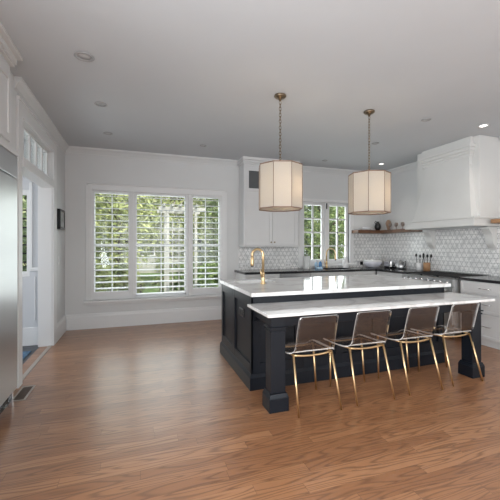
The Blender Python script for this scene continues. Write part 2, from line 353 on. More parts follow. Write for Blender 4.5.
# side room glimpsed through the doorway
struct(B('floor_side_room', 'slate', None, (-3.6, XL - .15, 3.6, 5.5, -.12, -.005), 0))
struct(B('ceiling_side_room', 'ceil', None, (-3.6, -1.85, 2.6, 5.5, 2.985, 3.1), 0))
SY = 5.36
struct(B('wall_side_room', 'sidewall', None, [(-1.40, XL - .15, SY, SY + .12, 0, 2.985), (XL - .17, XL - .15, DY1, SY, 0, 2.985), (-3.6, -2.3, SY, SY + .12, 0, 2.985), (-2.3, -1.40, SY, SY + .12, 0, .95), (-2.3, -1.40, SY, SY + .12, 2.15, 2.985)], 0))
struct(B('wall_side_room_left', 'sidewall', None, [(-3.72, -3.6, 3.48, 3.6, 0, 2.985), (-3.72, -3.6, 5.2, 5.5, 0, 2.985), (-3.72, -3.6, 3.6, 5.2, 0, .7), (-3.72, -3.6, 3.6, 5.2, 2.4, 2.985)], 0))
struct(B('wall_side_room_near', 'sidewall', None, (-3.6, -1.85, 3.48, 3.6, 0, 2.985), 0))
struct(B('trim_4', 'trim', None, [(-3.6, XL - .15, SY - .02, SY, 0, .25), (-1.40, XL - .17, SY - .035, SY, 1.03, 1.08), (-1.40, -1.365, SY - .02, SY, 1.08, 2.25), (-1.34, -1.33, SY - .012, SY, .35, .95)], .003))
w = B('window_3', 'trim', None, [(-2.3, -2.22, SY + .02, SY + .08, .95, 2.15), (-1.44, -1.40, SY + .02, SY + .08, .95, 2.15), (-2.22, -1.44, SY + .02, SY + .08, .95, 1.02), (-2.22, -1.44, SY + .02, SY + .08, 2.08, 2.15)], .003); struct(w)
B('pane', 'glass', w, (-2.22, -1.44, SY + .045, SY + .05, 1.02, 2.08), 0)
B('muntin', 'black', w, [(-2.22, -1.44, SY + .03, SY + .06, 1.02 + .12 * k, 1.04 + .12 * k) for k in range(1, 8)], 0)
r_ = B('rug', 'rug', None, (-2.7, -1.30, 4.1, 5.05, -.0045, .008), .003); tag(r_, 'blue woven rug on the dark floor beyond the doorway', 'rug')

# ------------------------------------------------------------------ window 1 with plantation shutters
w = B('window_1', 'trim', None, [(w1[0] - .04, w1[0] + .02, YB - .03, YB + .02, w1[2] - .01, w1[3] + .085), (w1[1] - .02, w1[1] + .045, YB - .03, YB + .02, w1[2] - .01, w1[3] + .085),
    (w1[0] + .02, w1[1] - .02, YB - .03, YB + .02, w1[3] - .015, w1[3] + .085), (w1[0] - .055, w1[1] + .06, YB - .045, YB, w1[3] + .085, w1[3] + .10),
    (w1[0] - .075, w1[0] - .04, YB - .018, YB, w1[2] - .01, w1[3] + .06), (w1[1] + .045, w1[1] + .08, YB - .018, YB, w1[2] - .01, w1[3] + .06)], .004); struct(w)
B('sill', 'trim', w, (w1[0] - .10, w1[1] + .10, YB - .10, YB + .12, w1[2] - .04, w1[2] - .005), .006)
B('apron', 'trim', w, (w1[0] - .08, w1[1] + .08, YB - .025, YB, w1[2] - .085, w1[2] - .04), .004)
panels = [(-.715, -.085), (-.045, .885), (.925, 1.525)]
B('mullion', 'trim', w, [(-.085, -.045, YB - .04, YB + .14, w1[2], w1[3]), (.885, .925, YB - .04, YB + .14, w1[2], w1[3])], .003)
for (a, b) in panels:
    s = B('sash', 'trim', w, [(a, a + .05, YB + .09, YB + .13, w1[2], w1[3]), (b - .05, b, YB + .09, YB + .13, w1[2], w1[3]), (a, b, YB + .09, YB + .13, w1[2], w1[2] + .06), (a, b, YB + .09, YB + .13, w1[3] - .05, w1[3]),
        (a, b, YB + .085, YB + .135, 1.36, 1.41), ((a + b) / 2 - .007, (a + b) / 2 + .007, YB + .095, YB + .125, w1[2], w1[3])], .002)
    B('pane', 'glass', s, (a + .04, b - .04, YB + .108, YB + .112, w1[2] + .04, w1[3] - .04), 0)
slabels = ['narrow white shutter in the left bay of the wide window', 'wide white shutter in the middle bay of the wide window', 'narrow white shutter in the right bay of the wide window']
for i, (a, b) in enumerate(panels):
    mid = i == 1
    zb = w1[2] + (.012 if mid else .13); zt = w1[3] - .05; st = .035 if mid else .045
    a2, b2 = (a + .002, b - .002)
    t = thing('shutter', ((a + b) / 2, YB + .01, w1[2]), slabels[i], 'shutter', 'plantation shutters on the wide window')
    fr = B('frame', 'shutter', t, [(a2, a2 + st, YB - .012, YB + .02, w1[2] + .002, w1[3] - .017), (b2 - st, b2, YB - .012, YB + .02, w1[2] + .002, w1[3] - .017),
        (a2 + st, b2 - st, YB - .012, YB + .02, w1[2] + .002, zb), (a2 + st, b2 - st, YB - .012, YB + .02, zt, w1[3] - .017)], .002)
    n_ = 17 if mid else 16
    for k in range(n_):
        zc = zb + (zt - zb) * (k + .5) / n_; bm = bmesh.new(); tl = R(9)
        prof = [(.044, 0), (.03, .0055), (0, .0068), (-.03, .0055), (-.044, 0), (-.03, -.0055), (0, -.0068), (.03, -.0055)]
        pr = [(YB + .004 + y * math.cos(tl) - z * math.sin(tl), zc + y * math.sin(tl) + z * math.cos(tl)) for y, z in prof]
        prism(bm, pr, 0, a2 + st, b2 - st); obj('louver', bm, 'shutter', t)

for zl, xa, xb in ((1.43, -.19, -.10), (1.27, -.31, -.20)): B('latch', 'black', w, (xa, xb, YB + .07, YB + .085, zl, zl + .03), .002, 'small dark latch')

# ------------------------------------------------------------------ window 2 above the sink, paired casements
w = B('window_2', 'trim', None, [(w2[0] - .10, w2[0], YB - .03, YB + .03, w2[2] - .03, w2[3] + .02), (w2[1], w2[1] + .10, YB - .03, YB + .03, w2[2] - .03, w2[3] + .02), (w2[0] - .1, w2[1] + .1, YB - .035, YB + .03, w2[3], w2[3] + .055)], .004); struct(w)
B('sill', 'trim', w, (w2[0] - .13, w2[1] + .13, YB - .07, YB + .05, w2[2] - .045, w2[2]), .005)
xm = (w2[0] + w2[1]) / 2
B('mullion', 'trim', w, (xm - .035, xm + .035, YB - .01, YB + .12, w2[2], w2[3]), .003)
for (a, b) in ((w2[0], xm - .035), (xm + .035, w2[1])):
    s = B('sash', 'trim', w, [(a, a + .055, YB + .03, YB + .08, w2[2], w2[3]), (b - .055, b, YB + .03, YB + .08, w2[2], w2[3]), (a + .055, b - .055, YB + .03, YB + .08, w2[2], w2[2] + .09), (a + .055, b - .055, YB + .03, YB + .08, w2[3] - .065, w2[3])], .003)
    mu = [((a + b) / 2 - .014, (a + b) / 2 + .014, YB + .035, YB + .075, w2[2] + .09, w2[3] - .065)]
    for k in range(1, 4):
        zz = w2[2] + .09 + (w2[3] - w2[2] - .155) * k / 4; mu.append((a + .055, b - .055, YB + .035, YB + .075, zz - .014, zz + .014))
    B('muntin', 'trim', s, mu, .002)
    B('pane', 'glass', s, (a + .05, b - .05, YB + .053, YB + .057, w2[2] + .08, w2[3] - .06), 0)
B('window_latch', 'black', w, (xm - .012, xm + .012, YB - .025, YB - .01, 2.14, 2.26), .003, 'small dark latch')

# ------------------------------------------------------------------ backsplash tile (part of the walls)
struct(B('wall_backsplash_back', 'tileX', None, [(1.845, w2[0] - .10, YB - .012, YB, .92, 1.355), (w2[0] - .10, w2[1] + .10, YB - .012, YB, .92, w2[2] - .046), (w2[1] + .10, XR - .012, YB - .012, YB, .92, 1.66)], 0))
struct(B('wall_backsplash_right', 'tileY', None, (XR - .012, XR, 1.6, YB, .92, 1.70), 0))

# ------------------------------------------------------------------ kitchen island
IX0, IX1, IY0, IY1 = 1.035, 3.45, 3.02, 4.20
isl = thing('kitchen_island', ((IX0 + IX1) / 2, 3.4, 0), 'charcoal blue panelled kitchen island with square posts, in the middle of the room', 'kitchen island')
B('body', 'navy', isl, [(IX0 + .018, IX1 - .018, IY0 + .018, IY0 + .04, .02, .895), (IX0 + .018, IX1 - .018, IY1 - .02, IY1, .02, .895), (IX0 + .018, IX0 + .04, IY0 + .04, IY1 - .02, .02, .895), (IX1 - .04, IX1 - .018, IY0 + .04, IY1 - .02, .02, .895), (1.75, 1.77, IY0 + .04, IY1 - .02, .02, .895)], 0)
# applied frames: side panel stiles and rails, front panel stiles and rails
fr = [(IX0, IX0 + .02, IY0, IY0 + .04, .12, .895), (IX0, IX0 + .02, 3.60, 3.69, .12, .895), (IX0, IX0 + .02, IY1 - .06, IY1, .12, .895)]
for a, b in ((IY0 + .04, 3.60), (3.69, IY1 - .06)): fr += [(IX0, IX0 + .02, a, b, .80, .895), (IX0, IX0 + .02, a, b, .12, .24)]
B('side_frame', 'navy', isl, fr, .003)
fr = []
nx = 5; 
for k in range(nx + 1):
    xx = IX0 + (IX1 - IX0 - .09) * k / nx; fr.append((xx, xx + .09, IY0, IY0 + .02, .12, .895))
    if k < nx:
        x2 = IX0 + (IX1 - IX0 - .09) * (k + 1) / nx
        fr += [(xx + .09, x2, IY0, IY0 + .02, .79, .895), (xx + .09, x2, IY0, IY0 + .02, .12, .25)]
B('front_frame', 'navy', isl, fr, .003)
fr = [(IX1 - .02, IX1, IY0, IY1, .12, .24), (IX1 - .02, IX1, IY0, IY1, .80, .895), (IX1 - .02, IX1, IY0, IY0 + .1, .24, .80), (IX1 - .02, IX1, IY1 - .1, IY1, .24, .8)]
B('side_frame', 'navy', isl, fr, .003)
bm = bmesh.new(); box(bm, IX0 - .018, IX1 + .018, IY0 - .018, IY1 + .018, 0, .12)
hexa(bm, [(IX0 - .018, IY0 - .018, .12), (IX1 + .018, IY0 - .018, .12), (IX1 + .018, IY1 + .018, .12), (IX0 - .018, IY1 + .018, .12)], [(IX0 - .002, IY0 - .002, .15), (IX1 + .002, IY0 - .002, .15), (IX1 + .002, IY1, .15), (IX0 - .002, IY1, .15)])
obj('plinth', bm, 'navy', isl, .002)
def post(x0, x1, y0, y1):
    bm = bmesh.new()
    box(bm, x0 - .022, x1 + .022, y0 - .022, y1 + .022, 0, .115)
    hexa(bm, [(x0 - .022, y0 - .022, .115), (x1 + .022, y0 - .022, .115), (x1 + .022, y1 + .022, .115), (x0 - .022, y1 + .022, .115)], [(x0 - .008, y0 - .008, .15), (x1 + .008, y0 - .008, .15), (x1 + .008, y1 + .008, .15), (x0 - .008, y1 + .008, .15)])
    box(bm, x0, x1, y0, y1, .15, .66)
    box(bm, x0 - .008, x1 + .008, y0 - .008, y1 + .008, .655, .672)
    box(bm, x0 - .014, x1 + .014, y0 - .014, y1 + .014, .688, .70)
    box(bm, x0 + .002, x1 - .002, y0 + .002, y1 - .002, .66, .798)
    return obj('post', bm, 'navy', isl, .003)
PY0, PY1 = 2.565, 2.69
post(1.052, 1.182, PY0, PY1); post(3.315, 3.445, PY0, PY1)
# aprons with rounded brackets between posts and body
def apron(x0, x1):
    poly = [(PY1, .66), (PY1, .798), (IY0, .798), (IY0, .66)]
    a = [(IY0 - .005, .69)]
    pts = [(PY1 - .01, .798), (IY0 + .005, .798), (IY0 + .005, .655)]
    for k in range(7): an = k / 6 * math.pi / 2; pts.append((IY0 - .002 - .05 * math.sin(an), .66 + .05 * (1 - math.cos(an)) + .0))
    for k in range(7): an = k / 6 * math.pi / 2; pts.append((PY1 + .052 - .05 * math.sin(an), .71 - .05 * (1 - math.cos(an))))
    pts.append((PY1 - .01, .655))
    bm = bmesh.new(); prism(bm, pts, 0, x0, x1); return obj('apron', bm, 'navy', isl)
apron(1.06, 1.16); apron(3.345, 3.44)
B('front_rail', 'navy', isl, (1.17, 3.335, PY0 + .01, PY0 + .05, .70, .798), .003)
ol = B('outlet', 'black', isl, (IX0 + .006, IX0 + .0185, 3.29, 3.43, .64, .725), .004, 'black outlet plate')
B('socket', 'iron', ol, [(IX0 + .002, IX0 + .007, 3.31, 3.35, .655, .71), (IX0 + .002, IX0 + .007, 3.37, 3.41, .655, .71)], .002)
# raised marble top with a sink cut-out
T0, T1, U0, U1 = 1.022, 3.505, 2.975, 4.24
sx0, sx1, sy0, sy1 = 1.16, 1.62, 3.78, 4.08
ct = B('countertop', 'marble', None, [(T0, sx0, U0, U1, .8955, .932), (sx1, T1, U0, U1, .8955, .932), (sx0, sx1, U0, sy0, .8955, .932), (sx0, sx1, sy1, U1, .8955, .932)], 0)
tag(ct, 'long white marble countertop on the higher rear level of the island', 'countertop')
bt = B('countertop', 'marble', None, (.995, 3.545, 2.49, 3.0195, .7985, .824), .003)
tag(bt, 'lower white marble breakfast counter above the clear chairs', 'countertop')
sk = thing('sink', ((sx0 + sx1) / 2, (sy0 + sy1) / 2, .75), 'small undermount sink let into the island top behind the gold faucet', 'sink')
B('basin', 'steel', sk, [(sx0, sx1, sy0, sy1, .75, .757), (sx0 - .004, sx0 + .004, sy0, sy1, .757, .8955), (sx1 - .004, sx1 + .004, sy0, sy1, .757, .8955), (sx0 + .004, sx1 - .004, sy0 - .004, sy0 + .004, .757, .8955), (sx0 + .004, sx1 - .004, sy1 - .004, sy1 + .004, .757, .8955)], 0)
lathe_obj('drain', 'chrome', sk, (sx0 + sx1) / 2, (sy0 + sy1) / 2, [(.03, .757), (.03, .76), (.015, .759), (0, .759)], 16)

def faucet(x, y, z, dx, dy, h, rad, label, r):
    t = thing('faucet', (x, y, z), label, 'faucet')
    n_ = math.hypot(dx, dy); ux, uy = dx / n_, dy / n_; rad = n_ / 2
    lathe_obj('base', 'gold', t, x, y, [(.030, z), (.030, z + .008), (.022, z + .02), (.020, z + .115), (.022, z + .12), (.014, z + .14), (0, z + .14)], 20)
    pts = [(x, y, z + .13), (x, y, z + h - rad)]
    for k in range(1, 13):
        a = math.pi * k / 12; q = rad * (1 - math.cos(a)); pts.append((x + ux * q, y + uy * q, z + h - rad + rad * math.sin(a)))
    pts.append((x + dx, y + dy, z + h - rad - .03))
    tube_obj('spout', 'gold', t, pts, r, 12)
    lathe_obj('spray_head', 'gold', t, x + dx, y + dy, [(r + .003, z + h - rad - .13), (r + .005, z + h - rad - .11), (r + .004, z + h - rad - .03), (r * .8, z + h - rad - .02)], 16)
    lathe_obj('nozzle', 'black', t, x + dx, y + dy, [(r + .001, z + h - rad - .14), (r + .003, z + h - rad - .13)], 16)
    px, py = -uy, ux
    if px > 0: px, py = -px, -py
    tube_obj('handle', 'gold', t, [(x, y, z + .085), (x + px * .05, y + py * .05, z + .09), (x + px * .075, y + py * .075, z + .10), (x + px * .085, y + py * .085, z + .18)], [.013, .012, .008, .007], 10)
    return t
faucet(1.40, 3.66, .932, -.105, .085, .405, .08, 'tall gold gooseneck faucet standing on the island top', .0155)

# ------------------------------------------------------------------ acrylic dining chairs with gold legs
CX = 1.430
def sheet(path, half, t=.006, corner=0):
    """bent sheet: path of (y,z,halfwidth); thickness t; edge faces get material 1"""
    bm = bmesh.new(); L = []
    for i, (y, z, hw) in enumerate(path):
        y0, z0, _ = path[max(i - 1, 0)]; y1, z1, _ = path[min(i + 1, len(path) - 1)]
        ty, tz = y1 - y0, z1 - z0; n_ = math.hypot(ty, tz); ny, nz = -tz / n_, ty / n_
        row = []
        for s in (-1, 1):
            r = []
            for k in range(9):
                u = -1 + 2 * k / 8; dip = -.012 * (1 - u * u) if False else 0
                r.append(bm.verts.new((CX + u * hw, y + ny * t * s / 2 * 1.0, z + nz * t * s / 2 + dip)))
            row.append(r)
        L.append(row)
    def f(vs, mi, sm=True):
        q = bm.faces.new(vs); q.material_index = mi; q.smooth = sm
    for a, b in zip(L, L[1:]):
        for k in range(8):
            f((a[0][k], a[0][k + 1], b[0][k + 1], b[0][k]), 0); f((a[1][k + 1], a[1][k], b[1][k], b[1][k + 1]), 0)
        f((a[0][0], b[0][0], b[1][0], a[1][0]), 1, False); f((a[0][8], a[1][8], b[1][8], b[0][8]), 1, False)
    for e in (L[0], L[-1]):
        for k in range(8): f((e[0][k], e[0][k + 1], e[1][k + 1], e[1][k]), 1, False)
    return bm
def make_chair():
    t = thing('dining_chair', (CX, 2.62, 0), 'x', 'chair', 'clear chairs at the island')
    seat = [(2.952, .418, .150), (2.957, .428, .185), (2.948, .441, .205), (2.92, .449, .222), (2.86, .453, .226), (2.75, .456, .226), (2.65, .462, .224), (2.58, .468, .216), (2.548, .476, .205), (2.525, .490, .194)]
    obj('seat', sheet(seat, .22, .009), ['acrylic', 'acrylic_lit_edge'], t)
    back = [(2.525, .490, .194), (2.512, .510, .190), (2.503, .535, .187), (2.485, .61, .186), (2.463, .70, .185), (2.443, .772, .184), (2.438, .79, .180), (2.435, .797, .168)]
    obj('backrest', sheet(back, .18, .007), ['acrylic', 'acrylic_lit_edge'], t)
    rim = [(CX - .205, 2.548, .476)] + [(CX - hw, y, z) for y, z, hw in reversed(seat[:8])] + [(CX + hw, y, z) for y, z, hw in seat[:8]] + [(CX + .205, 2.548, .476)]
    tube_obj('seat_lit_edge', 'acrylic_lit_edge', t, rim, .0062, 8)  # pale bead added so the seat rim looks lit from within the sheet
    for s in (-1, 1):
        tube_obj('leg', 'gold', t, [(CX + s * .198, 2.415, 0), (CX + s * .184, 2.548, .462)], [.0085, .011], 10)
        tube_obj('leg', 'gold', t, [(CX + s * .198, 2.835, 0), (CX + s * .184, 2.87, .438)], [.0085, .011], 10)
        tube_obj('side_rail', 'gold', t, [(CX + s * .184, 2.55, .457), (CX + s * .184, 2.65, .447), (CX + s * .184, 2.75, .441), (CX + s * .184, 2.87, .437)], .007, 8)
    tube_obj('rear_rail', 'gold', t, [(CX + u * .184, 2.549, .456 - .016 * (1 - u * u)) for u in (-1, -.66, -.33, 0, .33, .66, 1)], .010, 8)
    tube_obj('front_rail', 'gold', t, [(CX + u * .184, 2.87, .437 - .010 * (1 - u * u)) for u in (-1, -.66, -.33, 0, .33, .66, 1)], .009, 8)
    return t
ch = make_chair()
ch['label'] = 'clear acrylic chair with gold legs nearest the left island post'
for dx, dy, lb in ((.565, .016, 'clear acrylic chair with gold legs, second from the left island post'), (1.150, .034, 'clear acrylic chair with gold legs, second from the right island post'), (1.705, .052, 'clear acrylic chair with gold legs in front of the right island post')):
    dup(ch, (CX + dx, 2.62 + dy, 0), lb)

# ------------------------------------------------------------------ pendants
def pendant():
    x, y = 0, 0
    t = thing('pendant_lamp', (0, 0, H), 'x', 'lamp', 'drum pendants over the island')
    lathe_obj('canopy', 'brass', t, 0, 0, [(.0, H - .001), (.062, H - .001), (.064, H - .018), (.05, H - .03), (.018, H - .036), (.012, H - .06), (0, H - .06)], 24)
    zt, zb, rr = 2.228, 1.768, .238
    bm = bmesh.new(); z = H - .06; k = 0
    while z > zt + .07:
        torus(bm, (0, 0, z - .02), .012, .0028, sx=1, seg=12, ms=6, rot=Matrix.Rotation(math.pi / 2 * (k % 2), 3, 'Z') @ Matrix.Rotation(math.pi / 2, 3, 'X') @ Matrix.Diagonal((1, 1.75, 1)))
        z -= .0335; k += 1
    obj('chain', bm, 'brass', t, recalc=False)
    bm = bmesh.new(); tube(bm, [(0, 0, z + .012), (0, 0, zt - .12)], .006, 8); torus(bm, (0, 0, zt - .012), .02, .004)
    for i in range(4):
        a = R(22.5 + 90 * i + 30); tube(bm, [(0, 0, zt - .012), (math.cos(a) * (rr - .004) , math.sin(a) * (rr - .004), zt - .012)], .003, 6)
    obj('spider', bm, 'brass', t)
    a0 = 5
    def octo(r, z): return [(r * math.cos(R(a0 + 45 * i)), r * math.sin(R(a0 + 45 * i)), z) for i in range(8)]
    bm = bmesh.new(); A = [bm.verts.new(p) for p in octo(rr, zb)]; Bv = [bm.verts.new(p) for p in octo(rr, zt)]; A2 = [bm.verts.new(p) for p in octo(rr - .004, zb)]; B2 = [bm.verts.new(p) for p in octo(rr - .004, zt)]
    for i in range(8):
        j = (i + 1) % 8
        bm.faces.new((A[i], A[j], Bv[j], Bv[i])); bm.faces.new((A2[j], A2[i], B2[i], B2[j])); bm.faces.new((A[j], A[i], A2[i], A2[j])); bm.faces.new((Bv[i], Bv[j], B2[j], B2[i]))
    sh = obj('shade', bm, 'fabric', t)
    for zz in (zb, zt):
        bm = bmesh.new()
        o_ = octo(rr + .002, zz - .006); p_ = octo(rr + .002, zz + .006); q_ = octo(rr - .006, zz - .006); s_ = octo(rr - .006, zz + .006)
        for i in range(8):
            j = (i + 1) % 8; hexa(bm, [o_[i], o_[j], q_[j], q_[i]], [p_[i], p_[j], s_[j], s_[i]])
        obj('rim_braid', bm, 'trimb', sh)
    bm = bmesh.new()
    for p, q in zip(octo(rr + .001, zb), octo(rr + .001, zt)): tube(bm, [p, q], .003, 6)
    obj('seam', bm, 'trimb', sh)
    bm = bmesh.new(); A = [bm.verts.new(p) for p in octo(rr - .01, zb + .012)]; Bv = [bm.verts.new(p) for p in octo(rr - .01, zb + .015)]
    bm.faces.new(list(reversed(A))); bm.faces.new(Bv)
    for i in range(8): bm.faces.new((A[i], A[(i + 1) % 8], Bv[(i + 1) % 8], Bv[i]))
    obj('diffuser', bm, 'fabric', t)
    lathe_obj('bulb', 'bulb', t, 0, 0, [(.0, zt - .24), (.02, zt - .232), (.03, zt - .205), (.026, zt - .17), (.013, zt - .14), (.013, zt - .12), (0, zt - .12)], 16)
    l = bpy.data.lights.new('pendant_light', 'POINT'); l.energy = 2.2; l.color = (1, .78, .54); l.shadow_soft_size = .05
    lo = bpy.data.objects.new('pendant_light', l); COL.objects.link(lo); lo.parent = t; lo.location = (.07, -.05, zt - .25 - H)
    return t
pd = pendant(); pd.location = (1.452, 3.285, H); pd['label'] = 'octagonal cream pendant lamp over the faucet end of the island'
dup(pd, (2.632, 3.335, H), 'octagonal cream pendant lamp nearer the range hood')

# ------------------------------------------------------------------ recessed ceiling lights
def can(x, y, lit, label, r=.075):
    t = thing('ceiling_light', (x, y, H), label, 'light', 'recessed ceiling lights')
    bm = bmesh.new(); lathe(bm, x, y, [(r, H - .001), (r + .004, H - .008), (r - .006, H - .011), (r - .02, H - .010), (r - .024, H - .002), (r - .024, H)], 28); obj('ring', bm, 'can' if not lit else 'trim', t)
    lathe_obj('lens', 'lit' if lit else 'unlit', t, x, y, [(r - .023, H - .001), (r - .023, H - .004), (0, H - .0045)], 24)
    if lit:
        l = bpy.data.lights.new('spot', 'SPOT'); l.energy = 14; l.spot_size = R(100); l.spot_blend = .8; l.color = (1, .93, .84); l.shadow_soft_size = .05
        o = bpy.data.objects.new('spot', l); COL.objects.link(o); o.parent = t; o.location = (0, 0, -.02)
can(-.42, 3.14, 0, 'unlit recessed ceiling light nearest the upper left corner')
can(-.385, 4.14, 0, 'unlit recessed ceiling light in the middle of the left row', .065)
can(-.387, 5.18, 0, 'unlit recessed ceiling light nearest the shuttered window corner', .06)
can(1.01, 5.33, 0, 'small unlit recessed ceiling light in front of the shuttered window', .05)
can(3.36, 5.52, 0, 'small unlit recessed ceiling light in front of the sink window', .05)
can(3.54, 4.34, 0, 'small unlit recessed ceiling light beside the right pendant chain', .055)
can(3.49, 3.32, 0, 'unlit recessed ceiling light between right pendant and range hood', .055)
can(4.39, 3.24, 1, 'bright lit recessed ceiling light nearest the hood top', .065)
can(4.55, 5.40, 1, 'lit recessed ceiling light in the corner beyond the right pendant', .06)

# ------------------------------------------------------------------ cabinet helpers
def shaker(dims, axis, sgn, rail=.055, t=.02):
    """frame + recessed panel boxes for a door lying in a plane; dims=(a0,a1,z0,z1,plane); axis 1: faces -Y, axis 0: faces -X / +X"""
    a0, a1, z0, z1, p = dims; out = []
    def bx(u0, u1, w0, w1, d0, d1):
        lo, hi = sorted((p + sgn * d0, p + sgn * d1))
        out.append((u0, u1, lo, hi, w0, w1) if axis == 1 else (lo, hi, u0, u1, w0, w1))
    bx(a0, a0 + rail, z0, z1, 0, t); bx(a1 - rail, a1, z0, z1, 0, t); bx(a0 + rail, a1 - rail, z0, z0 + rail, 0, t); bx(a0 + rail, a1 - rail, z1 - rail, z1, 0, t)
    bx(a0 + rail, a1 - rail, z0 + rail, z1 - rail, 0, t * .45)
    return out

# upper wall cabinet left of the sink window
cx0, cx1, cy0 = 1.845, 2.95, 5.80
uc = thing('wall_cabinet', ((cx0 + cx1) / 2, 5.95, 1.355), 'white wall cabinet with two doors and small glass doors above, left of the sink window', 'cabinet')
B('body', 'cab', uc, (cx0, cx1, cy0, YB - .001, 1.356, H - .16), .003)
cmid = (cx0 + cx1) / 2
for a, b, kx in ((cx0 + .035, cmid - .003, cmid - .035), (cmid + .003, cx1 - .035, cmid + .035)):
    dr = B('door', 'cab', uc, shaker((a, b, 1.385, 2.33, cy0 - .0005), 1, -1), .002)
    bm = bmesh.new(); tube(bm, [(kx, cy0 - .02, 1.44), (kx, cy0 - .035, 1.44), (kx, cy0 - .05, 1.44)], [.006, .007, .015], 12); obj('knob', bm, 'brass', dr)
    gd = B('glass_door', 'cab', uc, shaker((a, b, 2.37, 2.80, cy0 - .0005), 1, -1)[:4], .002)
    B('pane', 'darkgl', gd, (a + .055, b - .055, cy0 - .010, cy0 - .006, 2.425, 2.745), 0)
bm = bmesh.new()
for (t_, z0, z1) in ((.0, H - .16, H - .12), (.02, H - .12, H - .09), (.045, H - .09, H - .05), (.075, H - .05, H - .001)): box(bm, cx0 - t_ * .6, cx1 + .0, cy0 - t_, YB - .001, z0, z1)
obj('crown', bm, 'cab', uc, .004)

# base cabinets along the back wall
BF = 5.50
def base_back(x0, x1, label, dishw=False):
    t = thing('base_cabinet', ((x0 + x1) / 2, 5.8, 0), label, 'cabinet', 'white base cabinets under the black counter')
    B('body', 'cab', t, [(x0 + .001, x1 - .001, BF, BF + .02, .10, .878), (x0 + .001, x0 + .02, BF + .02, YB - .001, .10, .878), (x1 - .02, x1 - .001, BF + .02, YB - .001, .10, .878), (x0 + .02, x1 - .02, BF + .02, YB - .001, .10, .12)] if dishw else (x0 + .001, x1 - .001, BF, YB - .001, .10, .878), 0 if dishw else .002)
    B('toe_kick', 'cab', t, (x0 + .001, x1 - .001, BF + .06, BF + .08, 0, .10), 0)
    dw = B('drawer', 'cab', t, shaker((x0 + .012, x1 - .012, .715, .868, BF - .0005), 1, -1, .04), .002)
    m_ = (x0 + x1) / 2
    tube_obj('handle', 'brass', dw, [(m_ - .06, BF - .02, .79), (m_ - .06, BF - .045, .79), (m_ + .06, BF - .045, .79), (m_ + .06, BF - .02, .79)], .005, 8)
    for a, b, kx in ((x0 + .012, m_ - .002, m_ - .03), (m_ + .002, x1 - .012, m_ + .03)):
        dr = B('door', 'cab', t, shaker((a, b, .115, .70, BF - .0005), 1, -1), .002)
        bm = bmesh.new(); tube(bm, [(kx, BF - .02, .65), (kx, BF - .045, .65)], [.006, .013], 10); obj('knob', bm, 'brass', dr)
base_back(1.775, 2.42, 'white base cabinet at the left end of the back counter')
base_back(3.03, 4.06, 'white base cabinet under the window sink', True)
base_back(4.06, 4.49, 'white base cabinet in the back run nearest the range corner')
dwm = thing('dishwasher', (2.72, 5.8, 0), 'steel fronted dishwasher under the back counter beside the sink', 'dishwasher')
B('body', 'steel', dwm, (2.422, 3.028, BF + .01, YB - .002, .10, .876), .003)
B('door', 'steel', dwm, (2.425, 3.025, BF - .022, BF + .009, .11, .874), .004)
B('toe_kick', 'black', dwm, (2.43, 3.02, BF + .06, BF + .08, 0, .10), 0)
tube_obj('handle', 'steel', dwm, [(2.48, BF - .022, .80), (2.48, BF - .06, .80), (2.97, BF - .06, .80), (2.97, BF - .022, .80)], .008, 10)
# base cabinets and drawers along the right wall
RF = 4.50
def drawers_right(y0, y1, label):
    t = thing('drawer_cabinet', (4.8, (y0 + y1) / 2, 0), label, 'cabinet', 'white drawer cabinets right of the range')
    B('body', 'cab', t, (RF, XR - .001, y0 + .001, y1 - .001, .10, .878), .002)
    B('toe_kick', 'cab', t, (RF + .05, RF + .07, y0 + .001, y1 - .001, 0, .10), 0)
    for z0, z1 in ((.705, .868), (.455, .695), (.115, .445)):
        dw = B('drawer', 'cab', t, shaker((y0 + .012, y1 - .012, z0, z1, RF - .0005), 0, -1, .035), .002)
        zc = (z0 + z1) / 2; yc = (y0 + y1) / 2
        tube_obj('handle', 'chrome', dw, [(RF - .02, yc - .075, zc), (RF - .045, yc - .075, zc), (RF - .045, yc + .075, zc), (RF - .02, yc + .075, zc)], .006, 8)
drawers_right(2.90, 3.66, 'white three drawer cabinet directly right of the range')
drawers_right(2.14, 2.90, 'white three drawer cabinet second from the range')
t = thing('base_cabinet', (4.8, 5.1, 0), 'white base cabinet between the range and the back corner', 'cabinet', 'white base cabinets under the black counter')
B('body', 'cab', t, (RF, XR - .001, 4.664, BF - .03, .10, .878), .002)
B('toe_kick', 'cab', t, (RF + .05, RF + .07, 4.664, BF - .03, 0, .10), 0)
dr = B('door', 'cab', t, shaker((4.68, BF - .06, .115, .865, RF - .0005), 0, -1), .002)
bm = bmesh.new(); tube(bm, [(RF - .02, 4.73, .76), (RF - .045, 4.73, .76)], [.006, .013], 10); obj('knob', bm, 'brass', dr)
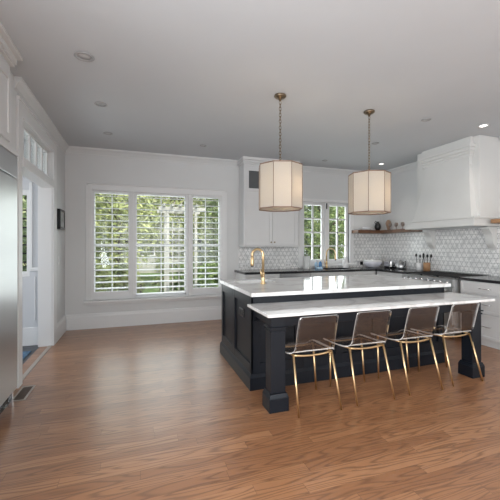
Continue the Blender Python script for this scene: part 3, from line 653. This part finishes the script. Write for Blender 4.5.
# black counters; the sink cut-out is in the back run
ps = (3.42, 4.02, 5.58, 5.95)
bk = B('countertop', 'granite', None, [(1.755, ps[0], 5.465, YB - .013, .879, .918), (ps[1], XR - .013, 5.465, YB - .013, .879, .918), (ps[0], ps[1], 5.465, ps[2], .879, .918), (ps[0], ps[1], ps[3], YB - .013, .879, .918), (4.465, XR - .013, 4.664, 5.465, .879, .918)], 0)
tag(bk, 'black stone countertop running under the sink window and around the corner', 'countertop')
rk = B('countertop', 'granite', None, (4.465, XR - .013, 2.14, 3.664, .879, .918), .003)
tag(rk, 'black stone countertop on the drawers right of the range', 'countertop')
sk = thing('sink', (3.72, 5.76, .68), 'steel sink let into the black counter below the window', 'sink')
B('basin', 'steel', sk, [(ps[0], ps[1], ps[2], ps[3], .70, .707), (ps[0] - .004, ps[0] + .004, ps[2], ps[3], .707, .879), (ps[1] - .004, ps[1] + .004, ps[2], ps[3], .707, .879), (ps[0] + .004, ps[1] - .004, ps[2] - .004, ps[2] + .004, .707, .879), (ps[0] + .004, ps[1] - .004, ps[3] - .004, ps[3] + .004, .707, .879)], 0)
lathe_obj('drain', 'chrome', sk, 3.72, 5.76, [(.035, .707), (.035, .71), (.018, .709), (0, .709)], 16)
faucet(3.70, 6.02, .918, .10, -.17, .40, .08, 'gold gooseneck faucet at the sink below the window', .012)

# ------------------------------------------------------------------ range
RX, RY0, RY1 = 4.36, 3.672, 4.656
rg = thing('range', (4.75, (RY0 + RY1) / 2, 0), 'stainless steel range with black grates under the white hood', 'range')
B('body', 'steel', rg, (RX + .03, XR - .014, RY0, RY1, .09, .882), .004)
B('control_panel', 'steel', rg, (RX - .005, RX + .03, RY0, RY1, .775, .888), .006)
B('oven_door', 'steel', rg, (RX, RX + .03, RY0 + .01, RY1 - .01, .20, .762), .006)
B('oven_window', 'black', rg, (RX - .003, RX + .001, RY0 + .2, RY1 - .2, .34, .60), .002)
tube_obj('door_handle', 'steel', rg, [(RX, RY0 + .08, .72), (RX - .05, RY0 + .08, .72), (RX - .05, RY1 - .08, .72), (RX, RY1 - .08, .72)], .011, 10)
B('kick_panel', 'steel', rg, (RX + .02, RX + .03, RY0 + .01, RY1 - .01, .03, .19), .003)
for yy in (RY0 + .06, RY1 - .06):
    for xx in (RX + .08, XR - .08): lathe_obj('foot', 'steel', rg, xx, yy, [(.018, 0), (.018, .09)], 12)
for k in range(8):
    yy = RY0 + .09 + (RY1 - RY0 - .18) * k / 7
    bm = bmesh.new(); tube(bm, [(RX - .005, yy, .835), (RX - .02, yy, .835), (RX - .022, yy, .835), (RX - .045, yy, .835)], [.024, .024, .019, .017], 16); obj('knob', bm, 'black' if False else 'chrome', rg)
B('cooktop', 'steel', rg, (RX + .03, XR - .05, RY0 + .005, RY1 - .005, .882, .889), .002)
B('back_guard', 'steel', rg, (XR - .05, XR - .014, RY0, RY1, .882, .935), .003)
for k in range(3):
    a = RY0 + .025 + k * .3145; b = a + .305; gx0, gx1 = RX + .075, XR - .07; g = []
    for xx in (gx0, (gx0 + gx1) / 2 - .006, gx1 - .012): g.append((xx, xx + .012, a, b, .9055, .917))
    for j in range(6): yy = a + (b - a - .012) * j / 5; g.append((gx0, gx1, yy, yy + .012, .909, .921))
    for xx in (gx0, gx1 - .012):
        for yy in (a, b - .012): g.append((xx, xx + .012, yy, yy + .012, .8893, .909))
    B('grate', 'iron', rg, g, .001)
    for xx in (gx0 + .17, gx1 - .17): lathe_obj('burner', 'iron', rg, xx, (a + b) / 2, [(.05, .8893), (.05, .897), (.03, .902), (0, .903)], 16)

# ------------------------------------------------------------------ range hood
hd = thing('range_hood', (4.85, 4.13, 1.66), 'large white plastered range hood with crown and brackets on the right wall', 'range hood')
HB0, HB1 = 3.50, 4.80
bm = bmesh.new(); box(bm, 4.70, XR - .001, 3.525, 4.66, 1.80, H - .001); obj('chimney', bm, 'hood', hd, .004)
# tapered, slightly concave front
bm = bmesh.new(); rows = []
N = 12
for k in range(N + 1):
    s = k / N; z = 1.795 + s * (2.80 - 1.795); q = 1 - (1 - s) ** 1.7
    rows.append([bm.verts.new(p) for p in ((4.705, 3.55 + .15 * q * .6, z), (4.575 + .075 * q, 3.56 + .12 * q * .75, z), (4.575 + .075 * q, 4.64 - .19 * q, z), (4.705, 4.65 - .19 * q, z))])
for a, b in zip(rows, rows[1:]):
    for i in range(3):
        f = bm.faces.new((a[i], a[i + 1], b[i + 1], b[i]))
bm.faces.new(rows[0]); bm.faces.new(rows[-1]); 
for a, b in zip(rows, rows[1:]): bm.faces.new((a[3], a[0], b[0], b[3]))
obj('tapered_front', bm, 'hood', hd)
bm = bmesh.new()
for t_, z0, z1 in ((0, 1.665, 1.70), (-.012, 1.70, 1.775), (.004, 1.775, 1.80)): box(bm, 4.555 - t_, XR - .001, HB0 - t_, HB1 + t_, z0, z1)
obj('mantel_band', bm, 'hood', hd, .004)
bm = bmesh.new()
for t_, z0, z1 in ((.0, 2.56, 2.59), (.015, 2.70, 2.74), (.03, 2.74, 2.78), (.05, 2.78, 2.83), (.065, 2.83, 2.875), (.02, 2.875, H - .001)):
    box(bm, 4.655 - t_, 4.705, 3.63 - t_ * .6, 4.48 + t_, z0, z1)
obj('crown', bm, 'hood', hd, .004)
B('vent_insert', 'steel', hd, (4.62, XR - .03, HB0 + .1, HB1 - .1, 1.655, 1.664), .002)
def corbel(yc):
    pts = [(XR - .013, 1.664), (4.955, 1.664), (4.955, 1.63)]
    for k in range(1, 11):
        q = k / 10; pts.append((4.96 + .16 * q + .025 * math.sin(q * 2 * math.pi), 1.62 - .28 * q))
    pts.append((XR - .013, 1.30))
    bm = bmesh.new(); prism(bm, pts, 1, yc - .06, yc + .06); obj('corbel', bm, 'hood', hd, .004)
corbel(4.735); corbel(3.64)

# ------------------------------------------------------------------ shelves
sh = B('shelf', 'walnut', None, [(4.36, XR - .013, 5.87, YB - .013, 1.640, 1.705), (4.92, XR - .013, 4.83, 5.87, 1.640, 1.705)], .003)
tag(sh, 'dark wooden corner shelf between the sink window and the hood', 'shelf')
bm = bmesh.new()
pl = [(XR - .013, 3.48), (XR - .013, 2.2), (4.80, 2.2), (4.80, 3.40)]
for k in range(1, 7): a = R(90 * k / 6); pl.append((4.80 + .08 * (1 - math.cos(a)), 3.40 + .08 * math.sin(a)))
prism(bm, pl, 2, 1.70, 1.755); s2 = obj('shelf', bm, 'oakw', None, .004); tag(s2, 'warm wooden shelf end at the right edge beside the hood bracket', 'shelf')

# things on the corner shelf
SZ = 1.7055
def lt(name, m, cx, cy, prof, label, cat, group=None, seg=24): return tag(lathe_obj(name, m, None, cx, cy, prof, seg), label, cat, group)
def plate_prof(z, r): return [(r * .55, z), (r * .6, z + .004), (r, z + .016), (r, z + .019), (r * .58, z + .008), (0, z + .008)]
lt('plate', 'white', 4.66, 5.98, plate_prof(SZ, .125), 'bottom white plate of the stack on the corner shelf', 'plate', 'white plates on the corner shelf')
lt('plate', 'white', 4.66, 5.98, plate_prof(SZ + .011, .12), 'middle white plate of the stack on the corner shelf', 'plate', 'white plates on the corner shelf')
lt('bowl', 'white', 4.66, 5.98, [(.05, SZ + .0225), (.055, SZ + .026), (.105, SZ + .06), (.102, SZ + .06), (.05, SZ + .03), (0, SZ + .03)], 'shallow white bowl on top of the shelf plate stack', 'bowl')
j = thing('jug', (4.95, 5.99, SZ), 'small black jug on the corner shelf below the right pendant', 'jug')
lathe_obj('body', 'pot', j, 4.95, 5.99, [(.035, SZ), (.06, SZ + .04), (.068, SZ + .09), (.05, SZ + .14), (.028, SZ + .17), (.03, SZ + .19), (.022, SZ + .19), (.02, SZ + .16), (0, SZ + .15)], 20)
tube_obj('handle', 'pot', j, [(4.905, 5.99, SZ + .13), (4.87, 5.99, SZ + .17), (4.885, 5.99, SZ + .20), (4.925, 5.99, SZ + .18)], .007, 8)
v = thing('vase', (5.05, 5.78, SZ), 'round brown vase on the corner shelf near the wall corner', 'vase')
lathe_obj('body', 'terra', v, 5.05, 5.78, [(.025, SZ), (.028, SZ + .03), (.045, SZ + .09), (.058, SZ + .14), (.05, SZ + .18), (.028, SZ + .205), (.026, SZ + .215), (.02, SZ + .20), (0, SZ + .19)], 20)
gp = [(.026, SZ), (.026, SZ + .004), (.004, SZ + .008), (.004, SZ + .05), (.028, SZ + .075), (.032, SZ + .105), (.028, SZ + .135), (.026, SZ + .135), (.029, SZ + .105), (.024, SZ + .08), (0, SZ + .06)]
gl0 = lt('wine_glass', 'clear', 4.97, 5.64, gp, 'clear wine glass on the corner shelf, farthest from the hood', 'glass', 'wine glasses on the corner shelf', 16)
for k, (gx, gy, lb) in enumerate(((5.06, 5.57, 'clear wine glass on the corner shelf, second farthest from the hood'), (4.97, 5.46, 'clear wine glass on the corner shelf, third from the hood'), (5.06, 5.38, 'clear wine glass on the corner shelf, second from the hood'), (4.97, 5.30, 'clear wine glass on the corner shelf nearest the hood'))):
    c = gl0.copy(); COL.objects.link(c); c.location = (gx, gy, SZ); c['label'] = lb
# things on the black counters
CZ = .9185
tw = thing('paper_towel_holder', (3.16, 5.86, CZ), 'grey white paper towel roll on a stand left of the window sink', 'paper towel')
lathe_obj('base', 'steel', tw, 3.16, 5.86, [(.075, CZ), (.075, CZ + .01), (.0, CZ + .012)], 24)
lathe_obj('roll', 'paper', tw, 3.16, 5.86, [(.064, CZ + .0125), (.066, CZ + .02), (.066, CZ + .255), (.02, CZ + .257), (.02, CZ + .25), (0, CZ + .25)], 28)
lathe_obj('rod', 'steel', tw, 3.16, 5.86, [(.007, CZ + .25), (.007, CZ + .275), (.011, CZ + .285), (0, CZ + .295)], 12)
def pump(x, y, m, label, h=.13, r=.032):
    t = thing('soap_bottle', (x, y, CZ), label, 'bottle', 'bottles by the window sink')
    lathe_obj('body', m, t, x, y, [(r, CZ), (r, CZ + h * .75), (r * .5, CZ + h * .92), (r * .4, CZ + h), (0, CZ + h)], 16)
    lathe_obj('cap', 'white', t, x, y, [(r * .42, CZ + h), (r * .42, CZ + h + .018), (r * .15, CZ + h + .02), (r * .15, CZ + h + .04), (0, CZ + h + .04)], 12)
pump(3.46, 6.02, 'ltblue', 'pale blue soap bottle by the window sink, nearest the paper towel')
pump(3.56, 6.03, 'blue', 'dark blue soap bottle by the window sink, nearest the faucet', .14)
bx = B('sponge_box', 'ltblue', None, (3.30, 3.40, 5.66, 5.76, CZ, CZ + .045), .008); tag(bx, 'pale blue sponge box on the counter in front of the blue bottles', 'box')
lt('canister', 'white', 4.09, 5.93, [(.055, CZ), (.06, CZ + .01), (.06, CZ + .15), (.03, CZ + .165), (.03, CZ + .21), (.036, CZ + .225), (0, CZ + .23)], 'white ceramic canister on the counter at the right side of the sink window', 'canister')
bw = thing('bowl', (4.69, 5.83, CZ), 'wide white and lavender bowl on the black counter in the corner', 'bowl')
lathe_obj('bowl_body', 'lav', bw, 4.69, 5.83, [(.08, CZ), (.13, CZ + .02), (.185, CZ + .09), (.19, CZ + .118), (.183, CZ + .118), (.12, CZ + .03), (0, CZ + .02)], 32)
lathe_obj('bowl_rim', 'white', bw, 4.69, 5.83, [(.1905, CZ + .119), (.178, CZ + .155), (.172, CZ + .155), (.182, CZ + .119)], 32)
tt = thing('toaster', (4.92, 5.440, CZ), 'chrome toaster on the black counter right of the wide bowl', 'toaster')
B('shell', 'chrome', tt, (4.80, 4.99, 5.440, 5.640, CZ + .012, CZ + .17), .03)
B('slot', 'black', tt, [(4.85, 4.875, 5.470, 5.610, CZ + .168, CZ + .1705), (4.91, 4.935, 5.470, 5.610, CZ + .168, CZ + .1705)], 0)
B('base', 'black', tt, (4.805, 4.985, 5.445, 5.635, CZ, CZ + .012), .002)
B('lever', 'black', tt, (4.785, 4.80, 5.510, 5.570, CZ + .10, CZ + .115), .003)
ck = thing('kettle', (4.93, 5.280, CZ), 'grey metal kettle on the counter between the toaster and the range', 'kettle')
lathe_obj('body', 'steel', ck, 4.93, 5.300, [(.075, CZ), (.085, CZ + .01), (.085, CZ + .06), (.065, CZ + .13), (.03, CZ + .15), (.012, CZ + .155), (.014, CZ + .175), (0, CZ + .18)], 24)
tube_obj('handle', 'black', ck, [(4.93, 5.230, CZ + .12), (4.93, 5.180, CZ + .16), (4.93, 5.170, CZ + .09), (4.93, 5.210, CZ + .05)], .007, 8)
tube_obj('spout', 'steel', ck, [(4.93, 5.370, CZ + .05), (4.93, 5.420, CZ + .10), (4.93, 5.435, CZ + .12)], [.016, .011, .009], 10)
def crock(x, y, m, label, r, h, n_, lab2):
    t = thing('utensil_crock', (x, y, CZ), label, 'crock')
    lathe_obj('pot', m, t, x, y, [(r, CZ), (r * 1.03, CZ + h * .5), (r, CZ + h), (r * .88, CZ + h), (r * .88, CZ + .012), (0, CZ + .012)], 24)
    for k in range(n_):
        a = 2.4 * k + .5; bx_, by_ = x + .025 * math.cos(a), y + .025 * math.sin(a); ex, ey = x + .06 * math.cos(a), y + .075 * math.sin(a)
        u = thing(('spoon', 'spatula', 'ladle')[k % 3], (bx_, by_, CZ), '%s %s' % (('black handled spoon', 'black spatula', 'dark ladle')[k % 3], lab2), 'utensil', 'cooking utensils by the range')
        zt = CZ + h + .10 + .02 * (k % 2)
        tube_obj('shaft', 'black', u, [(bx_, by_, CZ + .016), (ex, ey, zt)], .005, 8)
        bm = bmesh.new(); q = bmesh.ops.create_uvsphere(bm, u_segments=10, v_segments=8, radius=1)
        for vv in bm.verts: vv.co = Vector((ex + vv.co.x * .010, ey + vv.co.y * .024, zt + .02 + vv.co.z * .033))
        obj('head', bm, 'black', u)
crock(5.02, 4.76, 'oakw', 'wooden utensil crock on the counter just left of the range', .058, .15, 3, 'standing in the wooden crock')
crock(5.02, 4.93, 'white', 'white utensil crock on the counter behind the wooden one', .055, .14, 3, 'standing in the white crock')
# outlets on the back tile
for x, z, lb in ((1.97, .955, 'white outlet plate on the back tile under the wall cabinet left end'), (2.87, .955, 'white outlet plate on the back tile near the paper towel roll')):
    o = thing('outlet', (x, YB - .013, z), lb, 'outlet')
    B('plate', 'trim', o, (x - .06, x + .06, YB - .019, YB - .0125, z, z + .08), .003)
    B('socket', 'unlit', o, [(x - .045, x - .01, YB - .021, YB - .019, z + .02, z + .06), (x + .01, x + .045, YB - .021, YB - .019, z + .02, z + .06)], 0)
o = thing('outlet', (4.62, YB - .013, .97), 'black outlet plate on the back tile left of the wide bowl', 'outlet')
B('plate', 'black', o, (4.585, 4.655, YB - .019, YB - .0125, .965, 1.03), .003)
B('socket', 'iron', o, (4.60, 4.64, YB - .022, YB - .019, .98, 1.015), .002)

# ------------------------------------------------------------------ refrigerator and its cabinetry on the left
FX = -.985; FE = 3.43
rf = thing('refrigerator', (-1.4, 3.0, 0), 'tall stainless steel built in refrigerator at the left edge', 'refrigerator')
B('body', 'steel', rf, (-1.70, FX - .031, 2.50, FE - .004, .14, 2.15), .003)
dr = B('door', 'steel', rf, (FX - .03, FX, 2.505, FE - .006, .145, 1.955), .006)
tube_obj('handle', 'chrome', dr, [(FX, 2.58, .6), (FX + .055, 2.58, .6), (FX + .055, 2.58, 1.75), (FX, 2.58, 1.75)], .012, 10)
B('grille', 'steel', rf, (FX - .03, FX, 2.505, FE - .006, 1.965, 2.148), .004)
B('kick_plate', 'black', rf, (FX - .09, FX - .07, 2.505, FE - .006, .0, .138), 0)
B('hinge', 'chrome', rf, (FX - .05, FX - .015, FE - .08, FE - .05, 0, .142), .003)
fp = B('end_panel', 'trim', None, [(-1.70, FX - .03, FE, 3.45, .135, 2.15), (-1.70, FX - .07, FE, 3.45, 0, .135)], .0); tag(fp, 'white tall end panel between the steel refrigerator and the doorway', 'panel')
uc = thing('wall_cabinet', (-1.4, 2.6, 2.155), 'white cabinet above the steel refrigerator', 'cabinet')
B('body', 'cab', uc, (-1.70, FX - .02, 1.9, 3.31, 2.152, 2.86), .003)
for a, b in ((1.95, 2.60), (2.605, 3.27)):
    dr = B('door', 'cab', uc, shaker((a, b, 2.235, 2.80, FX - .0195), 0, 1, .06), .002)
bm = bmesh.new()
for t_, z0, z1 in ((.0, 2.86, 2.885), (.03, 2.885, 2.905), (.045, 2.905, 2.955), (.085, 2.955, H - .001)): box(bm, -1.70, FX - .02 + t_, 1.9, 3.31 + t_ * .3, z0, z1)
obj('crown', bm, 'cab', uc, .004)
B('light_rail', 'cab', uc, (FX - .04, FX + .006, 1.9, FE - .002, 2.152, 2.20), .004)
# floor vent
fv = thing('floor_vent', (-1.0, 3.63, 0), 'bronze slotted floor vent in the oak floor beside the refrigerator', 'vent')
B('rim', 'ventf', fv, [(-1.055, -1.04, 3.47, 3.80, .0005, .007), (-.958, -.94, 3.47, 3.80, .0005, .007), (-1.04, -.958, 3.47, 3.485, .0005, .007), (-1.04, -.958, 3.785, 3.80, .0005, .007)], .001)
B('grille', 'ventm', fv, [(-1.04, -.958, 3.485, 3.785, .0005, .002)] + [(-1.04, -.958, 3.495 + .02 * k, 3.505 + .02 * k, .002, .005) for k in range(14)], 0)
# picture and switch on the left wall
pf = thing('picture_frame', (XL, 5.7, 1.62), 'small black framed picture on the left wall beside the doorway', 'picture')
B('frame', 'black', pf, [(XL + .0005, XL + .045, 5.53, 5.565, 1.62, 1.92), (XL + .0005, XL + .045, 5.83, 5.865, 1.62, 1.92), (XL + .0005, XL + .045, 5.565, 5.83, 1.62, 1.655), (XL + .0005, XL + .045, 5.565, 5.83, 1.885, 1.92)], .002)
B('print', 'photo', pf, (XL + .0005, XL + .036, 5.565, 5.83, 1.655, 1.885), 0)
sw = thing('light_switch', (XL, 5.62, 1.10), 'small white light switch plate on the left wall below the picture', 'switch')
B('plate', 'trim', sw, (XL + .0005, XL + .007, 5.58, 5.66, 1.10, 1.22), .002)
B('toggle', 'trim', sw, (XL + .007, XL + .014, 5.61, 5.63, 1.14, 1.18), .002)

# ------------------------------------------------------------------ garden outside
struct(B('ground', 'lawn', None, (-14, 24, YB + .16, 32, -.6, -.35), 0))
def foliage(name, m, parent, c, rx, ry, rz, n_, size, seed):
    rnd = random.Random(seed); bm = bmesh.new()
    for i in range(n_):
        while True:
            p = Vector((rnd.uniform(-1, 1), rnd.uniform(-1, 1), rnd.uniform(-1, 1)))
            L_ = p.length
            if L_ < 1: break
        k = noise.noise(p * 2.6 + Vector((seed, 0, 0)))
        if k < -.12: continue
        q = Vector((c[0] + p.x * rx, c[1] + p.y * ry, c[2] + p.z * rz))
        d_ = Vector((rnd.gauss(0, 1), rnd.gauss(0, 1), rnd.gauss(0, 1))).normalized(); e = d_.orthogonal().normalized(); s = size * rnd.uniform(.6, 1.4)
        a = d_ * s; b = e * s * .45
        bm.faces.new([bm.verts.new(q + w_) for w_ in (-a, b, a, -b)])
    return obj(name, bm, m, parent, recalc=False)
def tree(x, y, h, r, m, n_, size, seed, label, low=.2):
    t = thing('tree', (x, y, -.35), label, 'tree')
    rnd = random.Random(seed)
    bm = bmesh.new(); tube(bm, [(x, y, -.35), (x + .05, y, h * .35), (x - .04, y + .05, h * .85)], [.16, .11, .03], 10)
    for k in range(5):
        a = k * 2.1 + seed; z0 = h * (.3 + .1 * k); tube(bm, [(x, y, z0), (x + math.cos(a) * r * .6, y + math.sin(a) * r * .6, z0 + h * .18)], [.06, .015], 8)
    obj('trunk', bm, 'bark', t)
    foliage('foliage', m, t, (x, y, (h + low) / 2), r, r, (h - low) / 2, n_, size, seed)
tree(-2.7, 9.8, 5.0, 1.2, 'leafC', 8000, .075, 1, 'pale green tree outside the left bay of the shuttered window', .0)
tree(-.6, 12.3, 5.6, 1.4, 'leafA', 9000, .085, 2, 'yellow green tree outside between the left and middle shutter bays', .0)
tree(1.4, 14.9, 6.2, 1.5, 'leafA', 9000, .09, 3, 'yellow green tree outside the middle shutter bay', .0)
tree(3.6, 12.3, 5.6, 1.4, 'leafB', 9000, .08, 4, 'deep green tree outside the right shutter bay', .0)
tree(6.0, 10.0, 5.0, 1.2, 'leafB', 9000, .075, 5, 'deep green tree outside the left half of the sink window', -.1)
tree(8.0, 12.6, 5.6, 1.5, 'leafA', 9000, .085, 6, 'lighter green tree outside the right half of the sink window', -.1)
tree(9.6, 16.4, 6.5, 2.0, 'leafB', 9000, .12, 9, 'large dark tree far outside the sink window', -.1)
tree(-4.6, 14.8, 6.4, 1.9, 'leafA', 9000, .11, 8, 'tall tree farthest left in the garden', -.1)
tree(-2.2, 18.9, 7.0, 2.0, 'leafC', 9000, .12, 11, 'pale tree standing before the left end of the far house', -.1)
tree(4.4, 19.2, 7.0, 1.9, 'leafC', 9000, .12, 12, 'pale tree standing before the middle of the far house', -.1)
tree(13.3, 11.8, 6.5, 2.2, 'leafA', 9000, .12, 13, 'yellow green tree farthest right in the garden', -.1)
tree(-1.65, 15.3, 6.0, .95, 'leafC', 7000, .09, 14, 'slim pale tree between the left garden trees', -.2)
tree(-2.6, 7.5, 3.2, .8, 'leafB', 5000, .06, 10, 'bushy tree outside the side room window', -.3)
def hedge(x0, x1, y, h, m, seed, label):
    t = thing('hedge', ((x0 + x1) / 2, y, -.35), label, 'hedge')
    foliage('leaf_mass', m, t, ((x0 + x1) / 2, y, h / 2 - .35), (x1 - x0) / 2, .5, h / 2 + .1, 8000, .07, seed)
    bm = bmesh.new()
    for k in range(6): xx = x0 + (x1 - x0) * (k + .5) / 6; tube(bm, [(xx, y, -.35), (xx + .05, y, h * .4)], [.03, .015], 6)
    obj('stem', bm, 'bark', t)
hedge(-1.6, .2, 8.0, 1.25, 'leafA', 21, 'yellow green hedge low outside the left shutter bay')
hedge(.4, 4.0, 10.2, 1.15, 'leafB', 22, 'deep green hedge low outside the middle and right shutter bays')
# pale frame added outside to imitate sun glints on the middle shutter slats
ar = thing('glint_frame', (1.05, 9.0, -.35), 'added slatted frame imitating sun glints, outside the middle shutter bay', 'slatted frame')
for xx, yy in ((0.74, 8.6), (1.44, 8.6), (0.74, 9.3), (1.44, 9.3)): B('glint_post', 'stone', ar, (xx - .035, xx + .035, yy - .035, yy + .035, -.35, 2.25), .004)
B('lattice', 'stone', ar, [(0.74, 1.44, 9.28, 9.31, .1 + .28 * k, .15 + .28 * k) for k in range(7)] + [(0.74 + .17 * k, 0.77 + .17 * k, 9.26, 9.29, -.1, 2.1) for k in range(1, 4)], 0)
B('roof_beam', 'stone', ar, [(0.52, 1.67, 8.57, 8.63, 2.25, 2.35), (0.52, 1.67, 9.27, 9.33, 2.25, 2.35)] + [(0.62 + .2 * k, 0.67 + .2 * k, 8.4, 9.5, 2.35, 2.41) for k in range(5)], .002)
# pale neighbouring house far behind
hs = thing('house', (1.5, 24, -.35), 'pale house far behind the garden trees', 'house')
B('house_wall', 'stone', hs, (-5, 9, 22, 27, -.35, 3.2), 0)
bm = bmesh.new(); prism(bm, [(21.4, 3.2), (27.6, 3.2), (24.5, 5.6)], 0, -5.4, 9.4); obj('house_roof', bm, 'roofm', hs)
for xx in (-3, 0, 3, 6):
    f = B('house_window', 'trim', hs, (xx, xx + 1.1, 21.95, 22.0, .7, 2.2), 0)
    B('pane', 'darkgl', f, [(xx + .08, xx + .52, 21.93, 21.952, .8, 2.1), (xx + .58, xx + 1.02, 21.93, 21.952, .8, 2.1)], 0)
